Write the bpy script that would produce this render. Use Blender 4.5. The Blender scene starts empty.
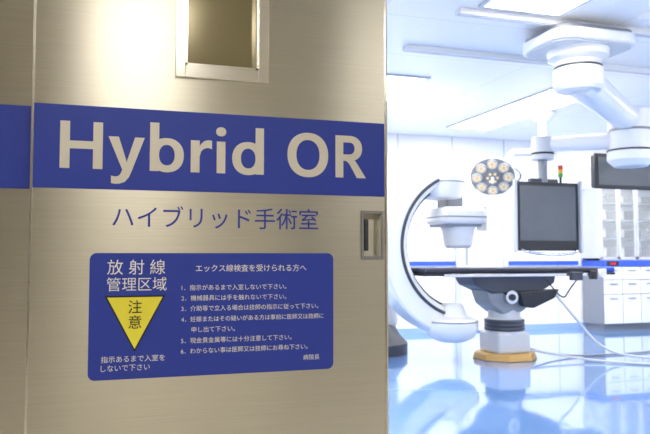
import bpy, bmesh, math
from mathutils import Vector, Matrix
scene = bpy.context.scene
scene.view_settings.view_transform = 'Standard'
COL = scene.collection

# ------------------------------------------------------------ materials
def lin(c):
    return tuple(((v/255)/12.92 if v/255 <= 0.04045 else ((v/255+0.055)/1.055)**2.4) for v in c)
def mat(name, rgb, rough=0.5, metal=0.0, noise=0.03, scale=6.0, coat=0.0, emis=None, estr=0.0):
    m = bpy.data.materials.new(name); m.use_nodes = True
    nt = m.node_tree; b = nt.nodes['Principled BSDF']
    c = lin(rgb)
    tc = nt.nodes.new('ShaderNodeTexCoord'); nz = nt.nodes.new('ShaderNodeTexNoise')
    nz.inputs['Scale'].default_value = scale
    nt.links.new(tc.outputs['Object'], nz.inputs['Vector'])
    r = nt.nodes.new('ShaderNodeValToRGB')
    r.color_ramp.elements[0].color = (*[max(0, v*(1-noise)) for v in c], 1)
    r.color_ramp.elements[1].color = (*[min(1, v*(1+noise)) for v in c], 1)
    nt.links.new(nz.outputs['Fac'], r.inputs['Fac']); nt.links.new(r.outputs['Color'], b.inputs['Base Color'])
    b.inputs['Roughness'].default_value = rough; b.inputs['Metallic'].default_value = metal
    b.inputs['Coat Weight'].default_value = coat
    if emis:
        b.inputs['Emission Color'].default_value = (*lin(emis), 1); b.inputs['Emission Strength'].default_value = estr
    return m

def brushed(name, rgb, rough, aniso):
    m = bpy.data.materials.new(name); m.use_nodes = True
    nt = m.node_tree; b = nt.nodes['Principled BSDF']; c = lin(rgb)
    tc = nt.nodes.new('ShaderNodeTexCoord'); mp = nt.nodes.new('ShaderNodeMapping')
    mp.inputs['Scale'].default_value = (1.5, 1.5, 260)
    nz = nt.nodes.new('ShaderNodeTexNoise'); nz.inputs['Scale'].default_value = 2.0; nz.inputs['Detail'].default_value = 3
    nt.links.new(tc.outputs['Object'], mp.inputs['Vector']); nt.links.new(mp.outputs['Vector'], nz.inputs['Vector'])
    r = nt.nodes.new('ShaderNodeValToRGB')
    r.color_ramp.elements[0].color = (*[v*0.85 for v in c], 1); r.color_ramp.elements[1].color = (*[min(1, v*1.12) for v in c], 1)
    nt.links.new(nz.outputs['Fac'], r.inputs['Fac']); nt.links.new(r.outputs['Color'], b.inputs['Base Color'])
    b.inputs['Metallic'].default_value = 1; b.inputs['Roughness'].default_value = rough
    b.inputs['Anisotropic'].default_value = aniso
    b.inputs['Anisotropic Rotation'].default_value = 0.25
    tg = nt.nodes.new('ShaderNodeTangent'); tg.direction_type = 'UV_MAP'
    nt.links.new(tg.outputs['Tangent'], b.inputs['Tangent'])
    return m

M_steel = brushed('brushed_steel', (210, 208, 199), 0.31, 0.85)
M_steel2 = brushed('brushed_steel_trim', (230, 229, 224), 0.22, 0.2)
M_blue = mat('blue_vinyl', (42, 66, 180), 0.45)
M_letter = mat('silver_lettering', (226, 223, 216), 0.4, 0.25)
M_white = mat('white_print', (240, 242, 250), 0.5)
M_yellow = mat('yellow_print', (252, 242, 80), 0.5)
M_black = mat('black_print', (25, 25, 30), 0.5)
M_wall = mat('painted_wall_white', (247, 247, 248), 0.5, noise=0.01)
M_corr = mat('corridor_wall_cream', (222, 217, 204), 0.7)
M_addeddoor = mat('added_door_brown', (84, 74, 60), 0.5)  # dark tone for the added doors that the steel reflects
M_corrfloor = mat('corridor_vinyl_floor', (228, 223, 210), 0.35)
M_plastic = mat('white_enamel', (242, 243, 244), 0.3, noise=0.01, coat=0.3)
M_grey = mat('grey_enamel', (140, 145, 153), 0.4)
M_lgrey = mat('light_grey_enamel', (205, 208, 213), 0.4)
M_dgrey = mat('dark_grey_plastic', (64, 69, 80), 0.45)
M_dark = mat('black_plastic', (34, 37, 44), 0.35)
M_screen = mat('monitor_screen_glass', (92, 98, 104), 0.10, noise=0.08)
M_chrome = mat('polished_steel', (205, 208, 212), 0.22, 1.0)
M_pad = mat('table_pad_slate', (48, 52, 66), 0.6)
M_padblue = mat('blue_cushion', (40, 80, 190), 0.5)
M_tan = mat('ochre_base', (200, 158, 88), 0.4)
M_lamp = mat('luminaire_diffuser', (250, 250, 255), 0.5, emis=(255, 248, 237), estr=20.5)
M_addedlamp = mat('added_corridor_luminaire', (255, 250, 235), 0.5, emis=(255, 247, 233), estr=16.0)  # out-of-view lamps added to light the corridor and reflect in the steel
M_bulb = mat('surgical_lamp_lens', (240, 215, 165), 0.3, emis=(255, 220, 150), estr=0.2)
M_red = mat('red_lens', (220, 50, 40), 0.3); M_green = mat('green_lens', (40, 160, 80), 0.3); M_orange = mat('amber_lens', (240, 170, 40), 0.3)
M_led = mat('red_led_digits', (230, 40, 30), 0.4, emis=(255, 50, 30), estr=1.0)
M_shelfin = mat('cabinet_interior', (215, 219, 223), 0.5)
M_counterblue = mat('blue_wall_guard', (55, 92, 195), 0.4)
M_glass = bpy.data.materials.new('clear_glass'); M_glass.use_nodes = True
_b = M_glass.node_tree.nodes['Principled BSDF']; _b.inputs['Base Color'].default_value = (.85, .9, .92, 1)
_b.inputs['Roughness'].default_value = 0.05; _b.inputs['Alpha'].default_value = 0.18
M_leadglass = mat('lead_glass', (150, 142, 112), 0.15, 0.3, noise=0.05)

def floor_mat():
    m = mat('blue_epoxy_floor', (108, 151, 212), 0.10, noise=0.05, scale=1.2, coat=0.7)
    return m
M_floor = floor_mat()
def ceil_mat():
    m = bpy.data.materials.new('ceiling_panels'); m.use_nodes = True
    nt = m.node_tree; b = nt.nodes['Principled BSDF']
    tc = nt.nodes.new('ShaderNodeTexCoord'); br = nt.nodes.new('ShaderNodeTexBrick')
    br.offset = 0; br.inputs['Scale'].default_value = 1.0
    br.inputs['Brick Width'].default_value = 1.8; br.inputs['Row Height'].default_value = 0.9
    br.inputs['Mortar Size'].default_value = 0.005
    br.inputs['Color1'].default_value = (*lin((247, 247, 247)), 1); br.inputs['Color2'].default_value = (*lin((245, 246, 247)), 1)
    br.inputs['Mortar'].default_value = (*lin((222, 225, 229)), 1)
    nt.links.new(tc.outputs['Object'], br.inputs['Vector']); nt.links.new(br.outputs['Color'], b.inputs['Base Color'])
    b.inputs['Roughness'].default_value = 0.35
    return m
M_ceil = ceil_mat()

# ------------------------------------------------------------ geometry helpers
class G:
    def __init__(s, name, loc=(0, 0, 0), rot=None):
        s.e = bpy.data.objects.new(name, None); COL.objects.link(s.e)
        s.e.location = loc; s.e.empty_display_size = 0.1
        s.local = rot is not None
        if rot: s.e.rotation_euler = rot
        s.inv = Matrix.Identity(4) if s.local else Matrix.Translation(Vector(loc)).inverted()
    def add(s, o):
        o.parent = s.e; o.matrix_parent_inverse = s.inv; return o

def finish(name, bm, m, g=None, bevel=0, seg=3, smooth=False, uv=False):
    bmesh.ops.recalc_face_normals(bm, faces=bm.faces)
    if uv:
        l = bm.loops.layers.uv.new('UVMap')
        for f in bm.faces:
            for lp in f.loops:
                co = lp.vert.co; lp[l].uv = (co.x + co.y*0.37, co.z)
    me = bpy.data.meshes.new(name); bm.to_mesh(me); bm.free()
    o = bpy.data.objects.new(name, me); COL.objects.link(o); me.materials.append(m)
    if smooth or bevel:
        for p in me.polygons: p.use_smooth = True
    if bevel:
        md = o.modifiers.new('bevel', 'BEVEL'); md.width = bevel; md.segments = seg; md.limit_method = 'ANGLE'
        md.harden_normals = True
    if g: g.add(o)
    return o

def box(name, lo, hi, m, g=None, bevel=0, seg=3, uv=False):
    bm = bmesh.new()
    lo = Vector(lo); hi = Vector(hi)
    bmesh.ops.create_cube(bm, size=1, matrix=Matrix.Translation((lo+hi)/2) @ Matrix.Diagonal((*(hi-lo), 1)))
    return finish(name, bm, m, g, bevel, seg, uv=uv)

def cyl(name, p1, p2, r, m, g=None, r2=None, n=32, bevel=0):
    p1 = Vector(p1); p2 = Vector(p2); d = p2-p1
    bm = bmesh.new()
    q = d.to_track_quat('Z', 'Y').to_matrix().to_4x4()
    bmesh.ops.create_cone(bm, cap_ends=True, segments=n, radius1=r, radius2=r if r2 is None else r2, depth=d.length,
                          matrix=Matrix.Translation((p1+p2)/2) @ q)
    o = finish(name, bm, m, g, bevel)
    for p in o.data.polygons: p.use_smooth = len(p.vertices) == 4
    if not bevel:
        md = o.modifiers.new('es', 'EDGE_SPLIT'); md.split_angle = math.radians(40)
    return o

def lathe(name, prof, origin, axis, m, g=None, n=40):
    bm = bmesh.new(); rings = []
    q = Vector(axis).to_track_quat('Z', 'Y').to_matrix(); og = Vector(origin)
    for r, z in prof:
        if r < 1e-5: rings.append([bm.verts.new(og + q @ Vector((0, 0, z)))])
        else: rings.append([bm.verts.new(og + q @ Vector((r*math.cos(2*math.pi*i/n), r*math.sin(2*math.pi*i/n), z))) for i in range(n)])
    for a, b in zip(rings, rings[1:]):
        for i in range(n):
            j = (i+1) % n
            if len(a) == 1 and len(b) > 1: bm.faces.new((a[0], b[i], b[j]))
            elif len(b) == 1 and len(a) > 1: bm.faces.new((a[i], a[j], b[0]))
            elif len(a) > 1: bm.faces.new((a[i], a[j], b[j], b[i]))
    if len(rings[0]) > 1: bm.faces.new(rings[0])
    if len(rings[-1]) > 1: bm.faces.new(rings[-1])
    o = finish(name, bm, m, g, smooth=True)
    md = o.modifiers.new('es', 'EDGE_SPLIT'); md.split_angle = math.radians(35)
    return o

def sector(name, c, ri, ro, a0, a1, y0, y1, m, g=None, n=48, bevel=0.0, taper=0.0):
    bm = bmesh.new(); rs = []
    for i in range(n+1):
        f = i/n; a = math.radians(a0+(a1-a0)*f); k = 1-taper*abs(2*f-1)**2
        rm = (ri+ro)/2; h = (ro-ri)/2*k
        ca, sa = math.cos(a), math.sin(a)
        rs.append([bm.verts.new((c[0]+r*ca, y, c[1]+r*sa)) for r, y in ((rm-h, y0), (rm+h, y0), (rm+h, y1), (rm-h, y1))])
    for a, b in zip(rs, rs[1:]):
        for k in range(4): bm.faces.new((a[k], a[(k+1) % 4], b[(k+1) % 4], b[k]))
    bm.faces.new(rs[0]); bm.faces.new(rs[-1])
    return finish(name, bm, m, g, bevel, smooth=True)

def tube(name, pts, r, m, g=None):
    cu = bpy.data.curves.new(name, 'CURVE'); cu.dimensions = '3D'; cu.bevel_depth = r; cu.bevel_resolution = 4; cu.use_fill_caps = True
    sp = cu.splines.new('NURBS'); sp.points.add(len(pts)-1)
    for p, q in zip(sp.points, pts): p.co = (*q, 1)
    sp.use_endpoint_u = True; sp.order_u = 3; sp.resolution_u = 12
    o = bpy.data.objects.new(name, cu); COL.objects.link(o); cu.materials.append(m)
    if g: g.add(o)
    return o

def prism_xz(name, pts, y0, y1, m, g=None, bevel=0, uv=False):
    bm = bmesh.new()
    a = [bm.verts.new((x, y0, z)) for x, z in pts]; b = [bm.verts.new((x, y1, z)) for x, z in pts]
    bm.faces.new(a); bm.faces.new(b)
    n = len(pts)
    for i in range(n): bm.faces.new((a[i], a[(i+1) % n], b[(i+1) % n], b[i]))
    return finish(name, bm, m, g, bevel, uv=uv)

def roundrect(x0, z0, x1, z1, r, n=8):
    P = []
    for cx, cz, a in ((x1-r, z1-r, 0), (x0+r, z1-r, 90), (x0+r, z0+r, 180), (x1-r, z0+r, 270)):
        for i in range(n+1):
            t = math.radians(a+90*i/n); P.append((cx+r*math.cos(t), cz+r*math.sin(t)))
    return P

def text(name, body, m, g, y, x0=None, x1=None, zc=None, offset=0.0, extrude=0.0004, xc=None, h=None):
    cu = bpy.data.curves.new(name, 'FONT'); cu.body = body; cu.size = 1.0; cu.offset = offset
    o = bpy.data.objects.new(name, cu); COL.objects.link(o); cu.materials.append(m)
    bpy.context.view_layer.update()
    bb = [Vector(v) for v in o.bound_box]
    mx, Mx = min(v.x for v in bb), max(v.x for v in bb); my, My = min(v.y for v in bb), max(v.y for v in bb)
    o.rotation_euler = (math.pi/2, 0, 0)
    if h is not None:
        sx = h/(My-my)
        o.location = (xc-(mx+Mx)/2*sx, y, zc-(my+My)/2*sx)
    else:
        sx = (x1-x0)/(Mx-mx)
        o.location = (x0-mx*sx, y, zc-(my+My)/2*sx)
    o.scale = (sx, sx, 1); cu.extrude = extrude
    g.add(o); return o

# ------------------------------------------------------------ room shell
YB = 9.0; ZC = 2.8; XL = -1.0; XR = 9.6
box('floor', (XL, 2.6, -0.1), (XR, YB, 0), M_floor)
box('floor.001', (-3.5, -1.8, -0.1), (4.5, 2.6, 0), M_corrfloor)
box('ceiling', (XL, 2.7, ZC), (XR, YB, ZC+0.1), M_ceil)
box('ceiling.001', (-3.5, -1.8, 2.7), (4.5, 2.5, 2.8), M_corr)
box('wall_back', (XL-.1, YB, -0.1), (XR+.1, YB+0.1, ZC+.1), M_wall)
box('wall_left', (XL-.1, 2.7, 0), (XL, YB, ZC), M_wall)
box('wall_right', (XR, 2.7, 0), (XR+.1, YB, ZC), M_wall)
wf = G('wall_front', (0, 2.6, 0))
box('wall_segment_a', (-3.5, 2.52, 0), (1.05, 2.7, 2.8), M_corr, wf)
box('wall_segment_b', (2.75, 2.52, 0), (XR, 2.7, 2.8), M_wall, wf)
box('wall_header', (1.05, 2.52, 2.4), (2.75, 2.7, 2.8), M_wall, wf)
box('wall_corridor', (-3.6, -1.9, 0), (4.6, -1.8, 2.7), M_corr)
box('wall_corridor_left', (-3.6, -1.8, 0), (-3.5, 2.5, 2.7), M_corr)
box('wall_corridor_right', (4.5, -1.8, 0), (4.6, 2.5, 2.7), M_corr)
for k, (a, b) in enumerate(((-1.75, -.45), (1.75, 2.75))):  # unseen dark doors, added to vary the reflection in the sliding door
    g = G('door_%d' % (k+2), ((a+b)/2, -1.8, 0))
    box('leaf', (a, -1.795, 0.01), (b, -1.76, 2.3), M_addeddoor, g)
    box('frame', (a-.06, -1.795, 0), (a, -1.74, 2.36), M_grey, g); box('frame', (b, -1.795, 0), (b+.06, -1.74, 2.36), M_grey, g)
    box('frame', (a, -1.795, 2.3), (b, -1.74, 2.36), M_grey, g)
    box('handle', (b-.14, -1.76, .9), (b-.11, -1.71, 1.2), M_chrome, g, .006)
box('baseboard_back', (XL, YB-.015, 0), (XR, YB, 0.08), mat('cove_skirting', (150, 180, 232), .4))
box('trim_1', (XL, YB-.03, 0.95), (6.85, YB, 1.01), M_counterblue)
for i, x in enumerate((3.9, 4.75, 5.6, 6.5)):
    box('trim_%d' % (i+2), (x, YB-.006, 0.08), (x+.012, YB, ZC), M_lgrey)
bd = G('door_1', (5.2, YB, 0))
box('leaf', (4.85, YB-.04, 0.02), (5.55, YB-.005, 2.05), M_plastic, bd, .01)
for lo, hi in (((4.78, YB-.06, 0), (4.85, YB, 2.12)), ((5.55, YB-.06, 0), (5.62, YB, 2.12)), ((4.85, YB-.06, 2.05), (5.55, YB, 2.12))):
    box('frame', lo, hi, M_lgrey, bd)
box('vision_panel', (5.12, YB-.05, 1.45), (5.28, YB-.04, 1.8), M_grey, bd)
box('handle', (4.92, YB-.09, .95), (4.95, YB-.05, 1.25), M_chrome, bd, .008)

# ------------------------------------------------------------ ceiling luminaires
def luminaire(x0, y0, x1, y1, z=ZC, m=M_lamp, fr=M_lgrey):
    g = G('ceiling_light', ((x0+x1)/2, (y0+y1)/2, z))
    box('diffuser', (x0+.03, y0+.03, z-.012), (x1-.03, y1-.03, z-.002), m, g)
    for lo, hi in (((x0, y0, z-.02), (x1, y0+.03, z)), ((x0, y1-.03, z-.02), (x1, y1, z)), ((x0, y0+.03, z-.02), (x0+.03, y1-.03, z)), ((x1-.03, y0+.03, z-.02), (x1, y1-.03, z))):
        box('frame', lo, hi, fr, g)
for x in (0.6, 4.3, 6.6):
    luminaire(x, 6.0, x+.65, 8.3)
for x in (0.6, 2.4, 5.6, 7.4):
    luminaire(x, 3.1, x+.65, 4.15)
luminaire(2.3, 6.0, 2.95, 8.3)
luminaire(-0.15, -.4, 0.55, 0.5, 2.7, M_addedlamp, M_grey)  # unseen lamp, placed and widened to soften the highlight on the steel
luminaire(-1.9, 0.2, -1.1, 0.8, 2.7, M_addedlamp, M_grey)
luminaire(1.7, -0.4, 2.6, 0.1, 2.7, M_addedlamp, M_grey)
cr = G('ceiling_rail', (3.2, 5.05, ZC))
for y in (4.25, 5.15):
    box('rail', (2.3, y-.04, ZC-.045), (9.0, y+.04, ZC), M_plastic, cr, .005)
    box('rail_slot', (2.3, y-.012, ZC-.05), (9.0, y+.012, ZC-.044), M_lgrey, cr)

# ------------------------------------------------------------ sliding steel door
D = 2.40
sd = G('sliding_door', (0.38, D, 0))
x0, x1, z1 = -0.225, 0.993, 2.5
wx0, wx1, wz0, wz1 = 0.255, 0.508, 1.748, 2.22
def leafgrid():
    bm = bmesh.new()
    xs = [x0, wx0, wx1, x1]; zs = [0.01, wz0, wz1, z1]
    hx0, hx1, hz0, hz1 = .902, .974, 1.095, 1.252
    xs = sorted(xs+[hx0, hx1]); zs = sorted(zs+[hz0, hz1])
    for y in (D, D+.05):
        V = [[bm.verts.new((x, y, z)) for z in zs] for x in xs]
        for i in range(len(xs)-1):
            for j in range(len(zs)-1):
                if xs[i] == wx0 and zs[j] == wz0: continue
                if xs[i] == hx0 and zs[j] == hz0 and y == D: continue
                bm.faces.new((V[i][j], V[i+1][j], V[i+1][j+1], V[i][j+1]))
    return bm
finish('leaf', leafgrid(), M_steel, sd, uv=True)
box('leading_edge', (x1-.006, D-.003, .01), (x1+.002, D+.052, z1), M_steel2, sd, .001, uv=True)
box('trailing_edge', (x0-.004, D-.003, .01), (x0+.004, D+.052, z1), M_steel2, sd, .001, uv=True)
box('kick_edge', (x0, D, 0.008), (x1, D+.05, .012), M_steel2, sd, uv=True)
box('blue_stripe', (x0+.004, D-.0012, 1.315), (x1-.006, D-.0002, 1.588), M_blue, sd)
for lo, hi in (((.222, D-.012, 1.705), (wx0, D+.0, 2.27)), ((wx1, D-.012, 1.705), (.546, D+.0, 2.27)),
               ((wx0, D-.012, 1.705), (wx1, D, wz0)), ((wx0, D-.012, wz1), (wx1, D, 2.27))):
    box('window_frame', lo, hi, M_steel2, sd, .002, uv=True)
box('window_glass', (wx0, D+.035, wz0), (wx1, D+.04, wz1), M_leadglass, sd)
for lo, hi in (((wx0, D, wz0), (wx0+.008, D+.035, wz1)), ((wx1-.008, D, wz0), (wx1, D+.035, wz1)), ((wx0, D, wz0), (wx1, D+.035, wz0+.01))):
    box('window_reveal', lo, hi, M_steel2, sd, uv=True)
for lo, hi in (((.894, D-.006, 1.084), (.904, D, 1.262)), ((.972, D-.006, 1.084), (.982, D, 1.262)),
               ((.904, D-.006, 1.084), (.972, D, 1.096)), ((.904, D-.006, 1.250), (.972, D, 1.262))):
    box('pull_rim', lo, hi, M_grey, sd, .002)
box('pull_cup', (.902, D+.03, 1.095), (.974, D+.034, 1.252), M_steel, sd, uv=True)
for lo, hi in (((.900, D, 1.093), (.9025, D+.03, 1.254)), ((.9735, D, 1.093), (.976, D+.03, 1.254)), ((.90, D, 1.093), (.976, D+.03, 1.0955)), ((.90, D, 1.2515), (.976, D+.03, 1.254))):
    box('pull_side', lo, hi, M_steel2, sd, uv=True)
box('pull_grip', (.914, D+.012, 1.115), (.930, D+.03, 1.232), M_dgrey, sd, .004)
text('japanese_lettering', 'ハイブリッド手術室', M_blue, sd, D-.001, x0=.024, x1=.7305, zc=1.227)

# cut-vinyl bold sans lettering, glyph outlines in em units
SX = 1.0556/4.834; SZ = .154/.70; LX = -.1416-.08*SX; LZ = 1.381
cnt = [0]
def glyph(x, *polys):
    for P in polys:
        cnt[0] += 1
        yy = D-.0018-.00002*(cnt[0] % 4)
        prism_xz('title_glyph_%d' % cnt[0], [(LX+(x+a)*SX, LZ+b*SZ) for a, b in P], yy, D-.0012, M_letter, sd)
def ring(x, cx, cz, ro, rzo, ri, rzi, n=48, a0=0, a1=360):
    cnt[0] += 1
    yy = D-.0018-.00002*(cnt[0] % 4)
    bm = bmesh.new(); R = []
    closed = (a1-a0 == 360); m_ = n if closed else n+1
    for i in range(m_):
        t = math.radians(a0+(a1-a0)*i/n)
        q = []
        for rx, rz in ((ro, rzo), (ri, rzi)):
            ct, st = math.cos(t), math.sin(t)
            X = LX+(x+cx+rx*math.copysign(abs(ct)**.92, ct))*SX; Z_ = LZ+(cz+rz*math.copysign(abs(st)**.92, st))*SZ
            q += [bm.verts.new((X, yy, Z_)), bm.verts.new((X, D-.0012, Z_))]
        R.append(q)
    for i in range(n):
        a, b = R[i], R[(i+1) % m_]
        bm.faces.new((a[0], b[0], b[2], a[2])); bm.faces.new((a[0], a[1], b[1], b[0])); bm.faces.new((a[2], b[2], b[3], a[3]))
    finish('title_glyph_%d' % cnt[0], bm, M_letter, sd)
R_ = lambda a, b, c, d: [(a, b), (c, b), (c, d), (a, d)]
glyph(0, R_(.08, 0, .218, .70), R_(.547, 0, .685, .70), R_(.20, .293, .56, .41))
glyph(.765, [(.0, .5), (.150, .5), (.258, .165), (.270, .112), (.283, .165), (.388, .5), (.532, .5), (.342, -.02), (.305, -.11), (.245, -.18), (.17, -.21),
             (.10, -.214), (.045, -.203), (.045, -.09), (.09, -.103), (.13, -.10), (.168, -.08), (.19, -.04), (.206, .004)])
glyph(1.305, R_(.07, 0, .207, .745)); ring(1.305, .325, .25, .258, .264, .118, .158)
glyph(1.925, R_(.07, 0, .207, .5), [(.2, .26), (.2, .40), (.235, .455), (.28, .495), (.33, .511), (.37, .511), (.40, .503), (.40, .372), (.36, .387), (.32, .388), (.27, .37), (.23, .33), (.207, .25)])
glyph(2.325, R_(.075, 0, .212, .5)); ring(2.325, .1435, .655, .08, .072, .001, .001, 24)
glyph(2.609, R_(.413, 0, .55, .745)); ring(2.609, .295, .25, .258, .264, .118, .158)
ring(3.504, .395, .35, .348, .364, .198, .245)
glyph(4.294, R_(.08, 0, .218, .70), R_(.21, .587, .345, .70), R_(.21, .28, .33, .388), 
      [(.26, .30), (.38, .32), (.432, .28), (.475, .22), (.62, 0), (.458, 0), (.36, .17), (.32, .235), (.29, .262), (.26, .28)])
ring(4.294, .33, .49, .222, .21, .088, .098, 24, -90, 90)

sd2 = G('sliding_door.001', (-0.9, D+.06, 0))
box('leaf', (-1.5, D+.06, .01), (-.15, D+.1, 2.5), M_steel, sd2, uv=True)
box('blue_stripe', (-1.5, D+.0588, 1.315), (-.15, D+.0598, 1.588), M_blue, sd2)

# ------------------------------------------------------------ notice
ns = G('radiation_warning_sign', (.37, D, .9))
prism_xz('panel', roundrect(-.044, .695, .787, 1.106, .022), D-.003, D-.0002, M_blue, ns)
y = D-.0038
text('heading_a', '放 射 線', M_white, ns, y, x0=.0103, x1=.196, zc=1.060, offset=.0)
text('heading_b', '管理区域', M_white, ns, y, x0=.0095, x1=.201, zc=1.004, offset=.0)
prism_xz('triangle_outline', [(.004, .966), (.197, .966), (.1005, .782)], D-.0036, D-.003, M_black, ns)
prism_xz('triangle', [(.012, .961), (.189, .961), (.1005, .792)], D-.0042, D-.0036, M_yellow, ns)
text('caution_a', '注', M_black, ns, D-.0048, xc=.1005, zc=.930, h=.043)
text('caution_b', '意', M_black, ns, D-.0048, xc=.1005, zc=.880, h=.043)
text('note_a', '指示あるまで入室を', M_white, ns, y, x0=-.004, x1=.198, zc=.761)
text('note_b', 'しないで下さい', M_white, ns, y, x0=-.004, x1=.150, zc=.732)
text('title', 'エックス線検査を受けられる方へ', M_white, ns, y, x0=.297, x1=.686, zc=1.055, offset=.002)
L = ['1．指示があるまで入室しないで下さい。', '2．機械器具には手を触れないで下さい。', '3．介助等で立入る場合は技師の指示に従って下さい。',
     '4．妊娠またはその疑いがある方は事前に医師又は技師に', '申し出て下さい。', '5．現金貴金属等には十分注意して下さい。', '6．わからない事は医師又は技師にお尋ね下さい。']
Z = [.990, .955, .920, .884, .849, .813, .778]
for i, (s, zz) in enumerate(zip(L, Z)):
    n = len(s); xs = .2504 if i != 4 else .285
    text('line_%d' % (i+1), s, M_white, ns, y, x0=xs, x1=xs+.0196*(n-.5), zc=zz)
text('signature', '病院長', M_white, ns, y, x0=.675, x1=.735, zc=.740)

# ------------------------------------------------------------ operating table
ot = G('operating_table', (4.12, 6.62, 0))
box('table_board', (3.06, 6.38, .885), (5.35, 6.86, .91), M_dark, ot, .008)
box('mattress', (3.06, 6.39, .91), (5.18, 6.85, .965), M_pad, ot, .02)
box('foot_cushion', (5.19, 6.39, .91), (5.36, 6.85, .97), M_padblue, ot, .02)
for yy in (6.35, 6.87):
    box('side_rail', (3.25, yy-.01, .875), (5.2, yy+.01, .905), M_chrome, ot, .003)
    for xx in (3.4, 4.0, 4.6, 5.1): box('rail_spacer', (xx, yy if yy < 6.6 else yy-.03, .88), (xx+.03, (yy+.03) if yy < 6.6 else yy, .9), M_chrome, ot)
box('side_clamp', (4.98, 6.30, .84), (5.05, 6.36, .93), M_dark, ot, .006)
box('side_clamp', (5.10, 6.30, .86), (5.17, 6.36, .95), M_plastic, ot, .006)
box('side_control', (4.72, 6.29, .83), (4.86, 6.345, .92), M_dgrey, ot, .01)
prism_xz('carriage', [(3.6, .885), (4.62, .885), (4.6, .80), (4.45, .72), (3.85, .70), (3.66, .78)], 6.42, 6.82, M_dgrey, ot, .02)
prism_xz('tilt_head', [(3.78, .74), (4.42, .76), (4.38, .60), (4.22, .50), (3.98, .48), (3.84, .58)], 6.45, 6.79, M_grey, ot, .03)
prism_xz('drive_cover', [(4.12, .72), (4.62, .74), (4.56, .64), (4.30, .54), (4.18, .56)], 6.36, 6.46, M_dark, ot, .02)
cyl('pivot', (4.05, 6.38, .66), (4.05, 6.46, .66), .07, M_chrome, ot)
cyl('pivot_cap', (4.05, 6.365, .66), (4.05, 6.385, .66), .035, M_dark, ot)
lathe('column', [(.20, .12), (.20, .42), (.17, .44), (.17, .55)], (4.1, 6.62, 0), (0, 0, 1), M_lgrey, ot)
lathe('column_bellows', [(.205, .30), (.215, .32), (.205, .34), (.215, .36), (.205, .38), (.215, .40), (.205, .42)], (4.1, 6.62, 0), (0, 0, 1), M_dgrey, ot)
box('pedestal', (3.90, 6.42, .06), (4.30, 6.82, .30), M_lgrey, ot, .04)
bm = bmesh.new()
bmesh.ops.create_cone(bm, cap_ends=True, segments=8, radius1=.34, radius2=.32, depth=.07, matrix=Matrix.Translation((4.1, 6.62, .035)) @ Matrix.Rotation(math.pi/8, 4, 'Z'))
finish('floor_plate', bm, M_tan, ot, .01)
tube('hand_control_cable', [(4.45, 6.36, .85), (4.6, 6.3, .6), (4.7, 6.3, .75), (4.85, 6.33, .88)], .008, M_dark, ot)
fc = G('floor_cable', (5, 6.3, 0))
tube('cable_a', [(4.55, 6.4, .72), (4.75, 6.3, .45), (5.0, 6.2, .1), (5.4, 6.0, .02), (6.2, 5.9, .015), (7.2, 6.1, .015)], .014, M_lgrey, fc)
tube('cable_b', [(4.3, 6.45, .10), (4.7, 6.2, .02), (5.2, 5.7, .012), (5.9, 5.5, .012), (6.8, 5.4, .012)], .012, M_lgrey, fc)
tube('cable_c', [(4.3, 6.5, .12), (4.6, 6.5, .015), (5.4, 6.4, .012), (6.4, 6.6, .012), (7.5, 6.5, .012)], .010, M_grey, fc)

# ------------------------------------------------------------ C-arm
ca = G('c_arm_xray_machine', (2.9, 6.8, 0))
CC = (3.62, 1.20)
sector('c_frame', CC, .68, .97, 98, 262, 6.52, 6.92, M_plastic, ca, bevel=.07)
sector('c_inner_track', CC, .655, .685, 104, 256, 6.60, 6.84, M_dark, ca)
sector('c_side_track', CC, .735, .765, 104, 256, 6.508, 6.525, M_dgrey, ca)
box('arc_carriage', (2.60, 6.86, .80), (3.05, 7.16, 1.55), M_plastic, ca, .08, 5)
cyl('rotation_joint', (2.86, 7.1, 1.2), (2.86, 7.34, 1.2), .24, M_grey, ca, bevel=.02)
box('robot_arm', (2.55, 7.3, .25), (3.2, 7.7, 1.50), M_plastic, ca, .12, 6)
lathe('floor_base', [(.5, 0), (.5, .12), (.42, .2), (.36, .3), (.3, .32)], (2.82, 7.5, 0), (0, 0, 1), M_dgrey, ca)
lathe('detector_housing', [(0, 2.16), (.12, 2.155), (.20, 2.12), (.245, 2.04), (.25, 1.9), (.24, 1.78), (.21, 1.70), (.14, 1.68), (0, 1.68)], (3.42, 6.72, 0), (0, 0, 1), M_plastic, ca)
box('detector_neck', (3.42, 6.60, 1.58), (3.62, 6.84, 1.75), M_grey, ca, .03)
cyl('detector_seam', (3.42, 6.72, 1.86), (3.42, 6.72, 1.87), .252, M_grey, ca)
box('flat_panel_detector', (3.32, 6.46, 1.42), (3.82, 6.94, 1.60), M_plastic, ca, .05, 5)
box('detector_face', (3.36, 6.50, 1.395), (3.78, 6.90, 1.425), M_grey, ca, .01)
box('collision_bumper', (3.315, 6.455, 1.49), (3.825, 6.945, 1.505), M_grey, ca, .004)
lathe('collimator_cone', [(.19, 1.40), (.17, 1.34), (.15, 1.20), (.12, 1.17), (0, 1.17)], (3.60, 6.70, 0), (0, 0, 1), M_plastic, ca)
lathe('xray_tube_housing', [(0, .20), (.14, .205), (.23, .25), (.275, .33), (.28, .40), (.25, .44), (.16, .47), (.13, .56), (.10, .60), (0, .60)], (3.46, 6.60, 0), (0, 0, 1), M_plastic, ca)
cyl('tube_seam', (3.46, 6.60, .405), (3.46, 6.60, .42), .278, M_grey, ca)
box('tube_bracket', (3.3, 6.62, .30), (3.55, 6.86, .46), M_dgrey, ca, .03)

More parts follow.
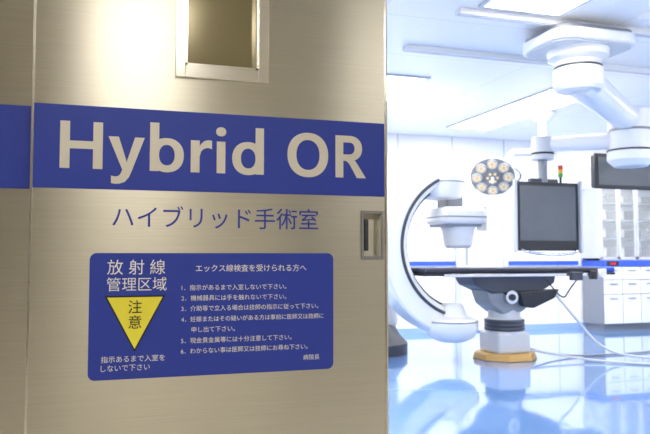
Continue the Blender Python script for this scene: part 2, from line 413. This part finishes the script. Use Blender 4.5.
# ------------------------------------------------------------ monitor boom
PX, PY = 3.39, 4.40
mb = G('ceiling_monitor_boom', (PX, PY, ZC))
def plate(name, cx, cy, z0, z1, pts, m, g, k=1.0, bevel=.01):
    bm = bmesh.new()
    a = [bm.verts.new((cx+x, cy+y, z0)) for x, y in pts]; b = [bm.verts.new((cx+x*k, cy+y*k, z1)) for x, y in pts]
    bm.faces.new(a); bm.faces.new(b); n = len(pts)
    for i in range(n): bm.faces.new((a[i], a[(i+1) % n], b[(i+1) % n], b[i]))
    return finish(name, bm, m, g, bevel)
plate('trolley_plate', PX, PY, 2.64, 2.72, roundrect(-.36, -.30, .36, .30, .16), M_plastic, mb, bevel=.015)
plate('trolley_top', PX, PY, 2.72, 2.755, roundrect(-.33, -.26, .33, .26, .1), M_grey, mb)
plate('trolley_gasket', PX, PY, 2.63, 2.64, roundrect(-.33, -.26, .33, .26, .12), M_lgrey, mb, bevel=0)
lathe('hub', [(.23, 2.63), (.22, 2.58), (.17, 2.55), (.15, 2.50)], (PX, PY, 0), (0, 0, 1), M_plastic, mb)
lathe('hub_lower', [(.17, 2.50), (.185, 2.49), (.185, 2.36), (.16, 2.33), (0, 2.33)], (PX, PY, 0), (0, 0, 1), M_plastic, mb)
cyl('hub_seam', (PX, PY, 2.498), (PX, PY, 2.512), .175, M_dgrey, mb)
def arm(name, p, q, w, h, m, g):
    p = Vector(p); q = Vector(q); d = q-p; L_ = d.length
    bm = bmesh.new()
    pts = roundrect(-w/2, -h/2, w/2, h/2, min(w, h)*.42)
    qd = d.to_track_quat('X', 'Z').to_matrix()
    a = [bm.verts.new(p+qd @ Vector((0, x, z))) for x, z in pts]; b = [bm.verts.new(p+qd @ Vector((L_, x*.85, z*.85))) for x, z in pts]
    bm.faces.new(a); bm.faces.new(b); n = len(pts)
    for i in range(n): bm.faces.new((a[i], a[(i+1) % n], b[(i+1) % n], b[i]))
    return finish(name, bm, m, g, .01)
arm('upper_arm', (PX, PY, 2.43), (4.74, 5.44, 2.38), .28, .24, M_plastic, mb)
lathe('elbow', [(0, 2.50), (.15, 2.50), (.20, 2.47), (.20, 2.30), (.19, 2.28), (.19, 2.10), (.21, 2.08), (.21, 2.0), (.15, 1.94), (0, 1.94)], (4.78, 5.46, 0), (0, 0, 1), M_plastic, mb)
cyl('elbow_band', (4.78, 5.46, 2.275), (4.78, 5.46, 2.295), .203, M_grey, mb)
cyl('elbow_band', (4.78, 5.46, 2.085), (4.78, 5.46, 2.10), .212, M_dgrey, mb)
WX = 4.18
arm('lower_arm', (4.78, 5.46, 2.20), (WX, 6.0, 2.20), .17, .16, M_plastic, mb)
cyl('wrist', (WX, 6.0, 2.05), (WX, 6.0, 2.28), .11, M_lgrey, mb, bevel=.01)
cyl('wrist_cap', (WX, 6.0, 2.10), (WX, 6.0, 2.12), .114, M_dark, mb)
cyl('drop_tube', (WX, 6.0, 1.80), (WX, 6.0, 2.05), .045, M_grey, mb)
box('cross_yoke', (WX-.16, 5.97, 1.80), (WX+.16, 6.03, 1.86), M_dgrey, mb, .01)
arm('lower_arm_b', (4.78, 5.46, 2.04), (5.05, 5.92, 2.12), .14, .12, M_plastic, mb)
a, b = WX-.36, WX+.36
box('display_case', (a+.02, 5.95, 1.16), (b-.02, 6.03, 1.80), M_grey, mb, .015)
box('display_bezel', (a, 5.93, 1.14), (b, 5.955, 1.82), M_dark, mb, .008)
box('display_panel', (a+.04, 5.922, 1.24), (b-.04, 5.932, 1.78), M_screen, mb)
for xx in (a-.015, b+.015): box('side_bar', (xx-.014, 5.90, 1.12), (xx+.014, 5.94, 1.84), M_lgrey, mb, .004)
tube('display_handle', [(a+.05, 5.93, 1.16), (a+.05, 5.84, 1.12), (WX, 5.82, 1.10), (b-.05, 5.84, 1.12), (b-.05, 5.93, 1.16)], .014, M_chrome, mb)
cyl('beacon_pole', (WX+.2, 5.99, 1.82), (WX+.2, 5.99, 1.88), .012, M_dark, mb)
cyl('beacon_green', (WX+.2, 5.99, 1.88), (WX+.2, 5.99, 1.92), .024, M_green, mb)
cyl('beacon_amber', (WX+.2, 5.99, 1.92), (WX+.2, 5.99, 1.96), .024, M_orange, mb)
cyl('beacon_red', (WX+.2, 5.99, 1.96), (WX+.2, 5.99, 2.0), .024, M_red, mb)
box('second_display', (4.72, 5.90, 1.78), (5.50, 5.97, 2.12), M_dgrey, mb, .02)
box('second_display_bezel', (4.71, 5.885, 1.77), (5.51, 5.90, 2.13), M_dark, mb, .008)
box('second_display_panel', (4.75, 5.878, 1.81), (5.47, 5.887, 2.09), M_screen, mb)
cyl('second_drop', (5.05, 5.94, 2.10), (5.05, 5.94, 2.22), .06, M_grey, mb)

# ------------------------------------------------------------ surgical light
sl = G('surgical_light', (4.9, 7.0, ZC))
lathe('ceiling_canopy', [(.16, ZC), (.16, ZC-.04), (.10, ZC-.10), (.05, ZC-.12)], (4.95, 7.1, 0), (0, 0, 1), M_plastic, sl)
cyl('spindle', (4.95, 7.1, 2.3), (4.95, 7.1, ZC-.1), .045, M_plastic, sl)
arm('boom', (4.95, 7.1, 2.32), (4.55, 7.15, 2.30), .09, .08, M_lgrey, sl)
arm('spring_arm', (4.55, 7.12, 2.30), (4.38, 7.08, 2.10), .07, .07, M_lgrey, sl)
head = bpy.data.objects.new('lamp_head', None); COL.objects.link(head)
head.location = (4.24, 7.05, 2.0)
nrm = Vector((-.42, -.68, -.60)).normalized()
head.rotation_euler = nrm.to_track_quat('Z', 'Y').to_euler()
sl.add(head)
class H: pass
hg = H(); hg.add = lambda o: (setattr(o, 'parent', head), o)[1]
lathe('reflector_shell', [(0, -.09), (.10, -.085), (.19, -.05), (.245, -.01), (.25, .01), (.24, .02), (0, .02)], (0, 0, 0), (0, 0, 1), M_grey, hg)
for i in range(8):
    a = math.radians(45*i); px, py = .175*math.cos(a), .175*math.sin(a)
    cyl('lamp_module', (px, py, .0), (px, py, .035), .060, M_lgrey, hg)
    for k in range(5):
        b_ = a+math.radians(72*k); cyl('led', (px+.030*math.cos(b_), py+.030*math.sin(b_), .03), (px+.030*math.cos(b_), py+.030*math.sin(b_), .04), .016, M_bulb, hg, n=16)
cyl('centre_module', (0, 0, 0), (0, 0, .035), .085, M_grey, hg)
for k in range(6):
    b_ = math.radians(60*k); cyl('led', (.055*math.cos(b_), .055*math.sin(b_), .03), (.055*math.cos(b_), .055*math.sin(b_), .04), .016, M_bulb, hg, n=16)
cyl('sterile_handle', (0, 0, .03), (0, 0, .14), .018, M_plastic, hg)
tube('rim_handle', [(.24, -.1, 0), (.31, -.06, 0), (.31, .06, 0), (.24, .1, 0)], .012, M_chrome, hg)

# ------------------------------------------------------------ cabinets
cb = G('instrument_cabinet', (7.6, 8.8, 0))
cx0, cx1 = 6.92, 8.9
box('back', (cx0, 8.96, 1.02), (cx1, 8.985, 2.14), M_shelfin, cb)
box('top', (cx0, 8.6, 2.10), (cx1, 8.985, 2.14), M_chrome, cb)
box('crown', (cx0, 8.6, 2.14), (cx1, 8.985, 2.42), M_plastic, cb)
box('side', (cx0, 8.6, 1.02), (cx0+.03, 8.96, 2.10), M_lgrey, cb)
box('side', (cx1-.03, 8.6, 1.02), (cx1, 8.96, 2.10), M_lgrey, cb)
box('bottom', (cx0, 8.6, 1.02), (cx1, 8.96, 1.05), M_chrome, cb)
for z in (1.33, 1.60, 1.86): box('shelf', (cx0+.03, 8.63, z), (cx1-.03, 8.96, z+.025), M_grey, cb)
for i in range(6):
    xa = cx0+.02+i*.325
    for lo, hi in (((xa, 8.575, 1.04), (xa+.035, 8.6, 2.12)), ((xa+.29, 8.575, 1.04), (xa+.315, 8.6, 2.12)), ((xa, 8.575, 2.08), (xa+.315, 8.6, 2.12)), ((xa, 8.575, 1.03), (xa+.315, 8.6, 1.07))):
        box('door_frame', lo, hi, M_lgrey, cb)
    box('door_glass', (xa+.03, 8.585, 1.06), (xa+.29, 8.59, 2.09), M_glass, cb)
    for z, hh in ((1.05, .16), (1.36, .12), (1.63, .14), (1.89, .1)):
        box('supplies', (xa+.06, 8.72, z), (xa+.22, 8.9, z+hh), M_plastic if (i+int(z*10)) % 3 else M_grey, cb, .01)
box('worktop', (cx0, 8.5, .93), (cx1, 8.985, 1.02), M_counterblue, cb, .006)
box('clock_display', (cx0+.06, 8.492, .945), (cx0+.26, 8.502, 1.005), M_dark, cb)
text('clock_digits', '12:08', M_led, cb, 8.490, xc=cx0+.16, zc=.975, h=.036)
box('lower_body', (cx0+.01, 8.53, .08), (cx1-.01, 8.98, .93), M_grey, cb)
box('plinth', (cx0+.05, 8.58, 0), (cx1-.05, 8.98, .08), M_grey, cb)
for i in range(6):
    xa = cx0+.02+i*.325
    for z0_, z1_ in ((.74, .925), (.53, .73), (.10, .52)):
        box('drawer_front', (xa, 8.51, z0_), (xa+.313, 8.53, z1_), M_plastic, cb, .004)
        box('drawer_pull', (xa+.09, 8.49, z1_-.06), (xa+.22, 8.51, z1_-.045), M_grey, cb, .003)

sm = G('smoke_detector', (3.62, 3.95, ZC))
lathe('body', [(.06, ZC), (.06, ZC-.02), (.04, ZC-.045), (0, ZC-.05)], (3.62, 3.95, 0), (0, 0, 1), M_plastic, sm)

# ------------------------------------------------------------ world + camera
w = bpy.data.worlds.new('world'); scene.world = w; w.use_nodes = True
w.node_tree.nodes['Background'].inputs['Color'].default_value = (.5, .5, .5, 1); w.node_tree.nodes['Background'].inputs['Strength'].default_value = 0.2
cam = bpy.data.cameras.new('camera'); co = bpy.data.objects.new('camera', cam); COL.objects.link(co)
cam.sensor_width = 36; cam.lens = 36*700/650
co.location = (0, 0, 1.1)
co.rotation_euler = (math.radians(90+3.1), 0, math.radians(-17.5))
cam.dof.use_dof = True; cam.dof.focus_distance = 2.45; cam.dof.aperture_fstop = 5.6
scene.camera = co
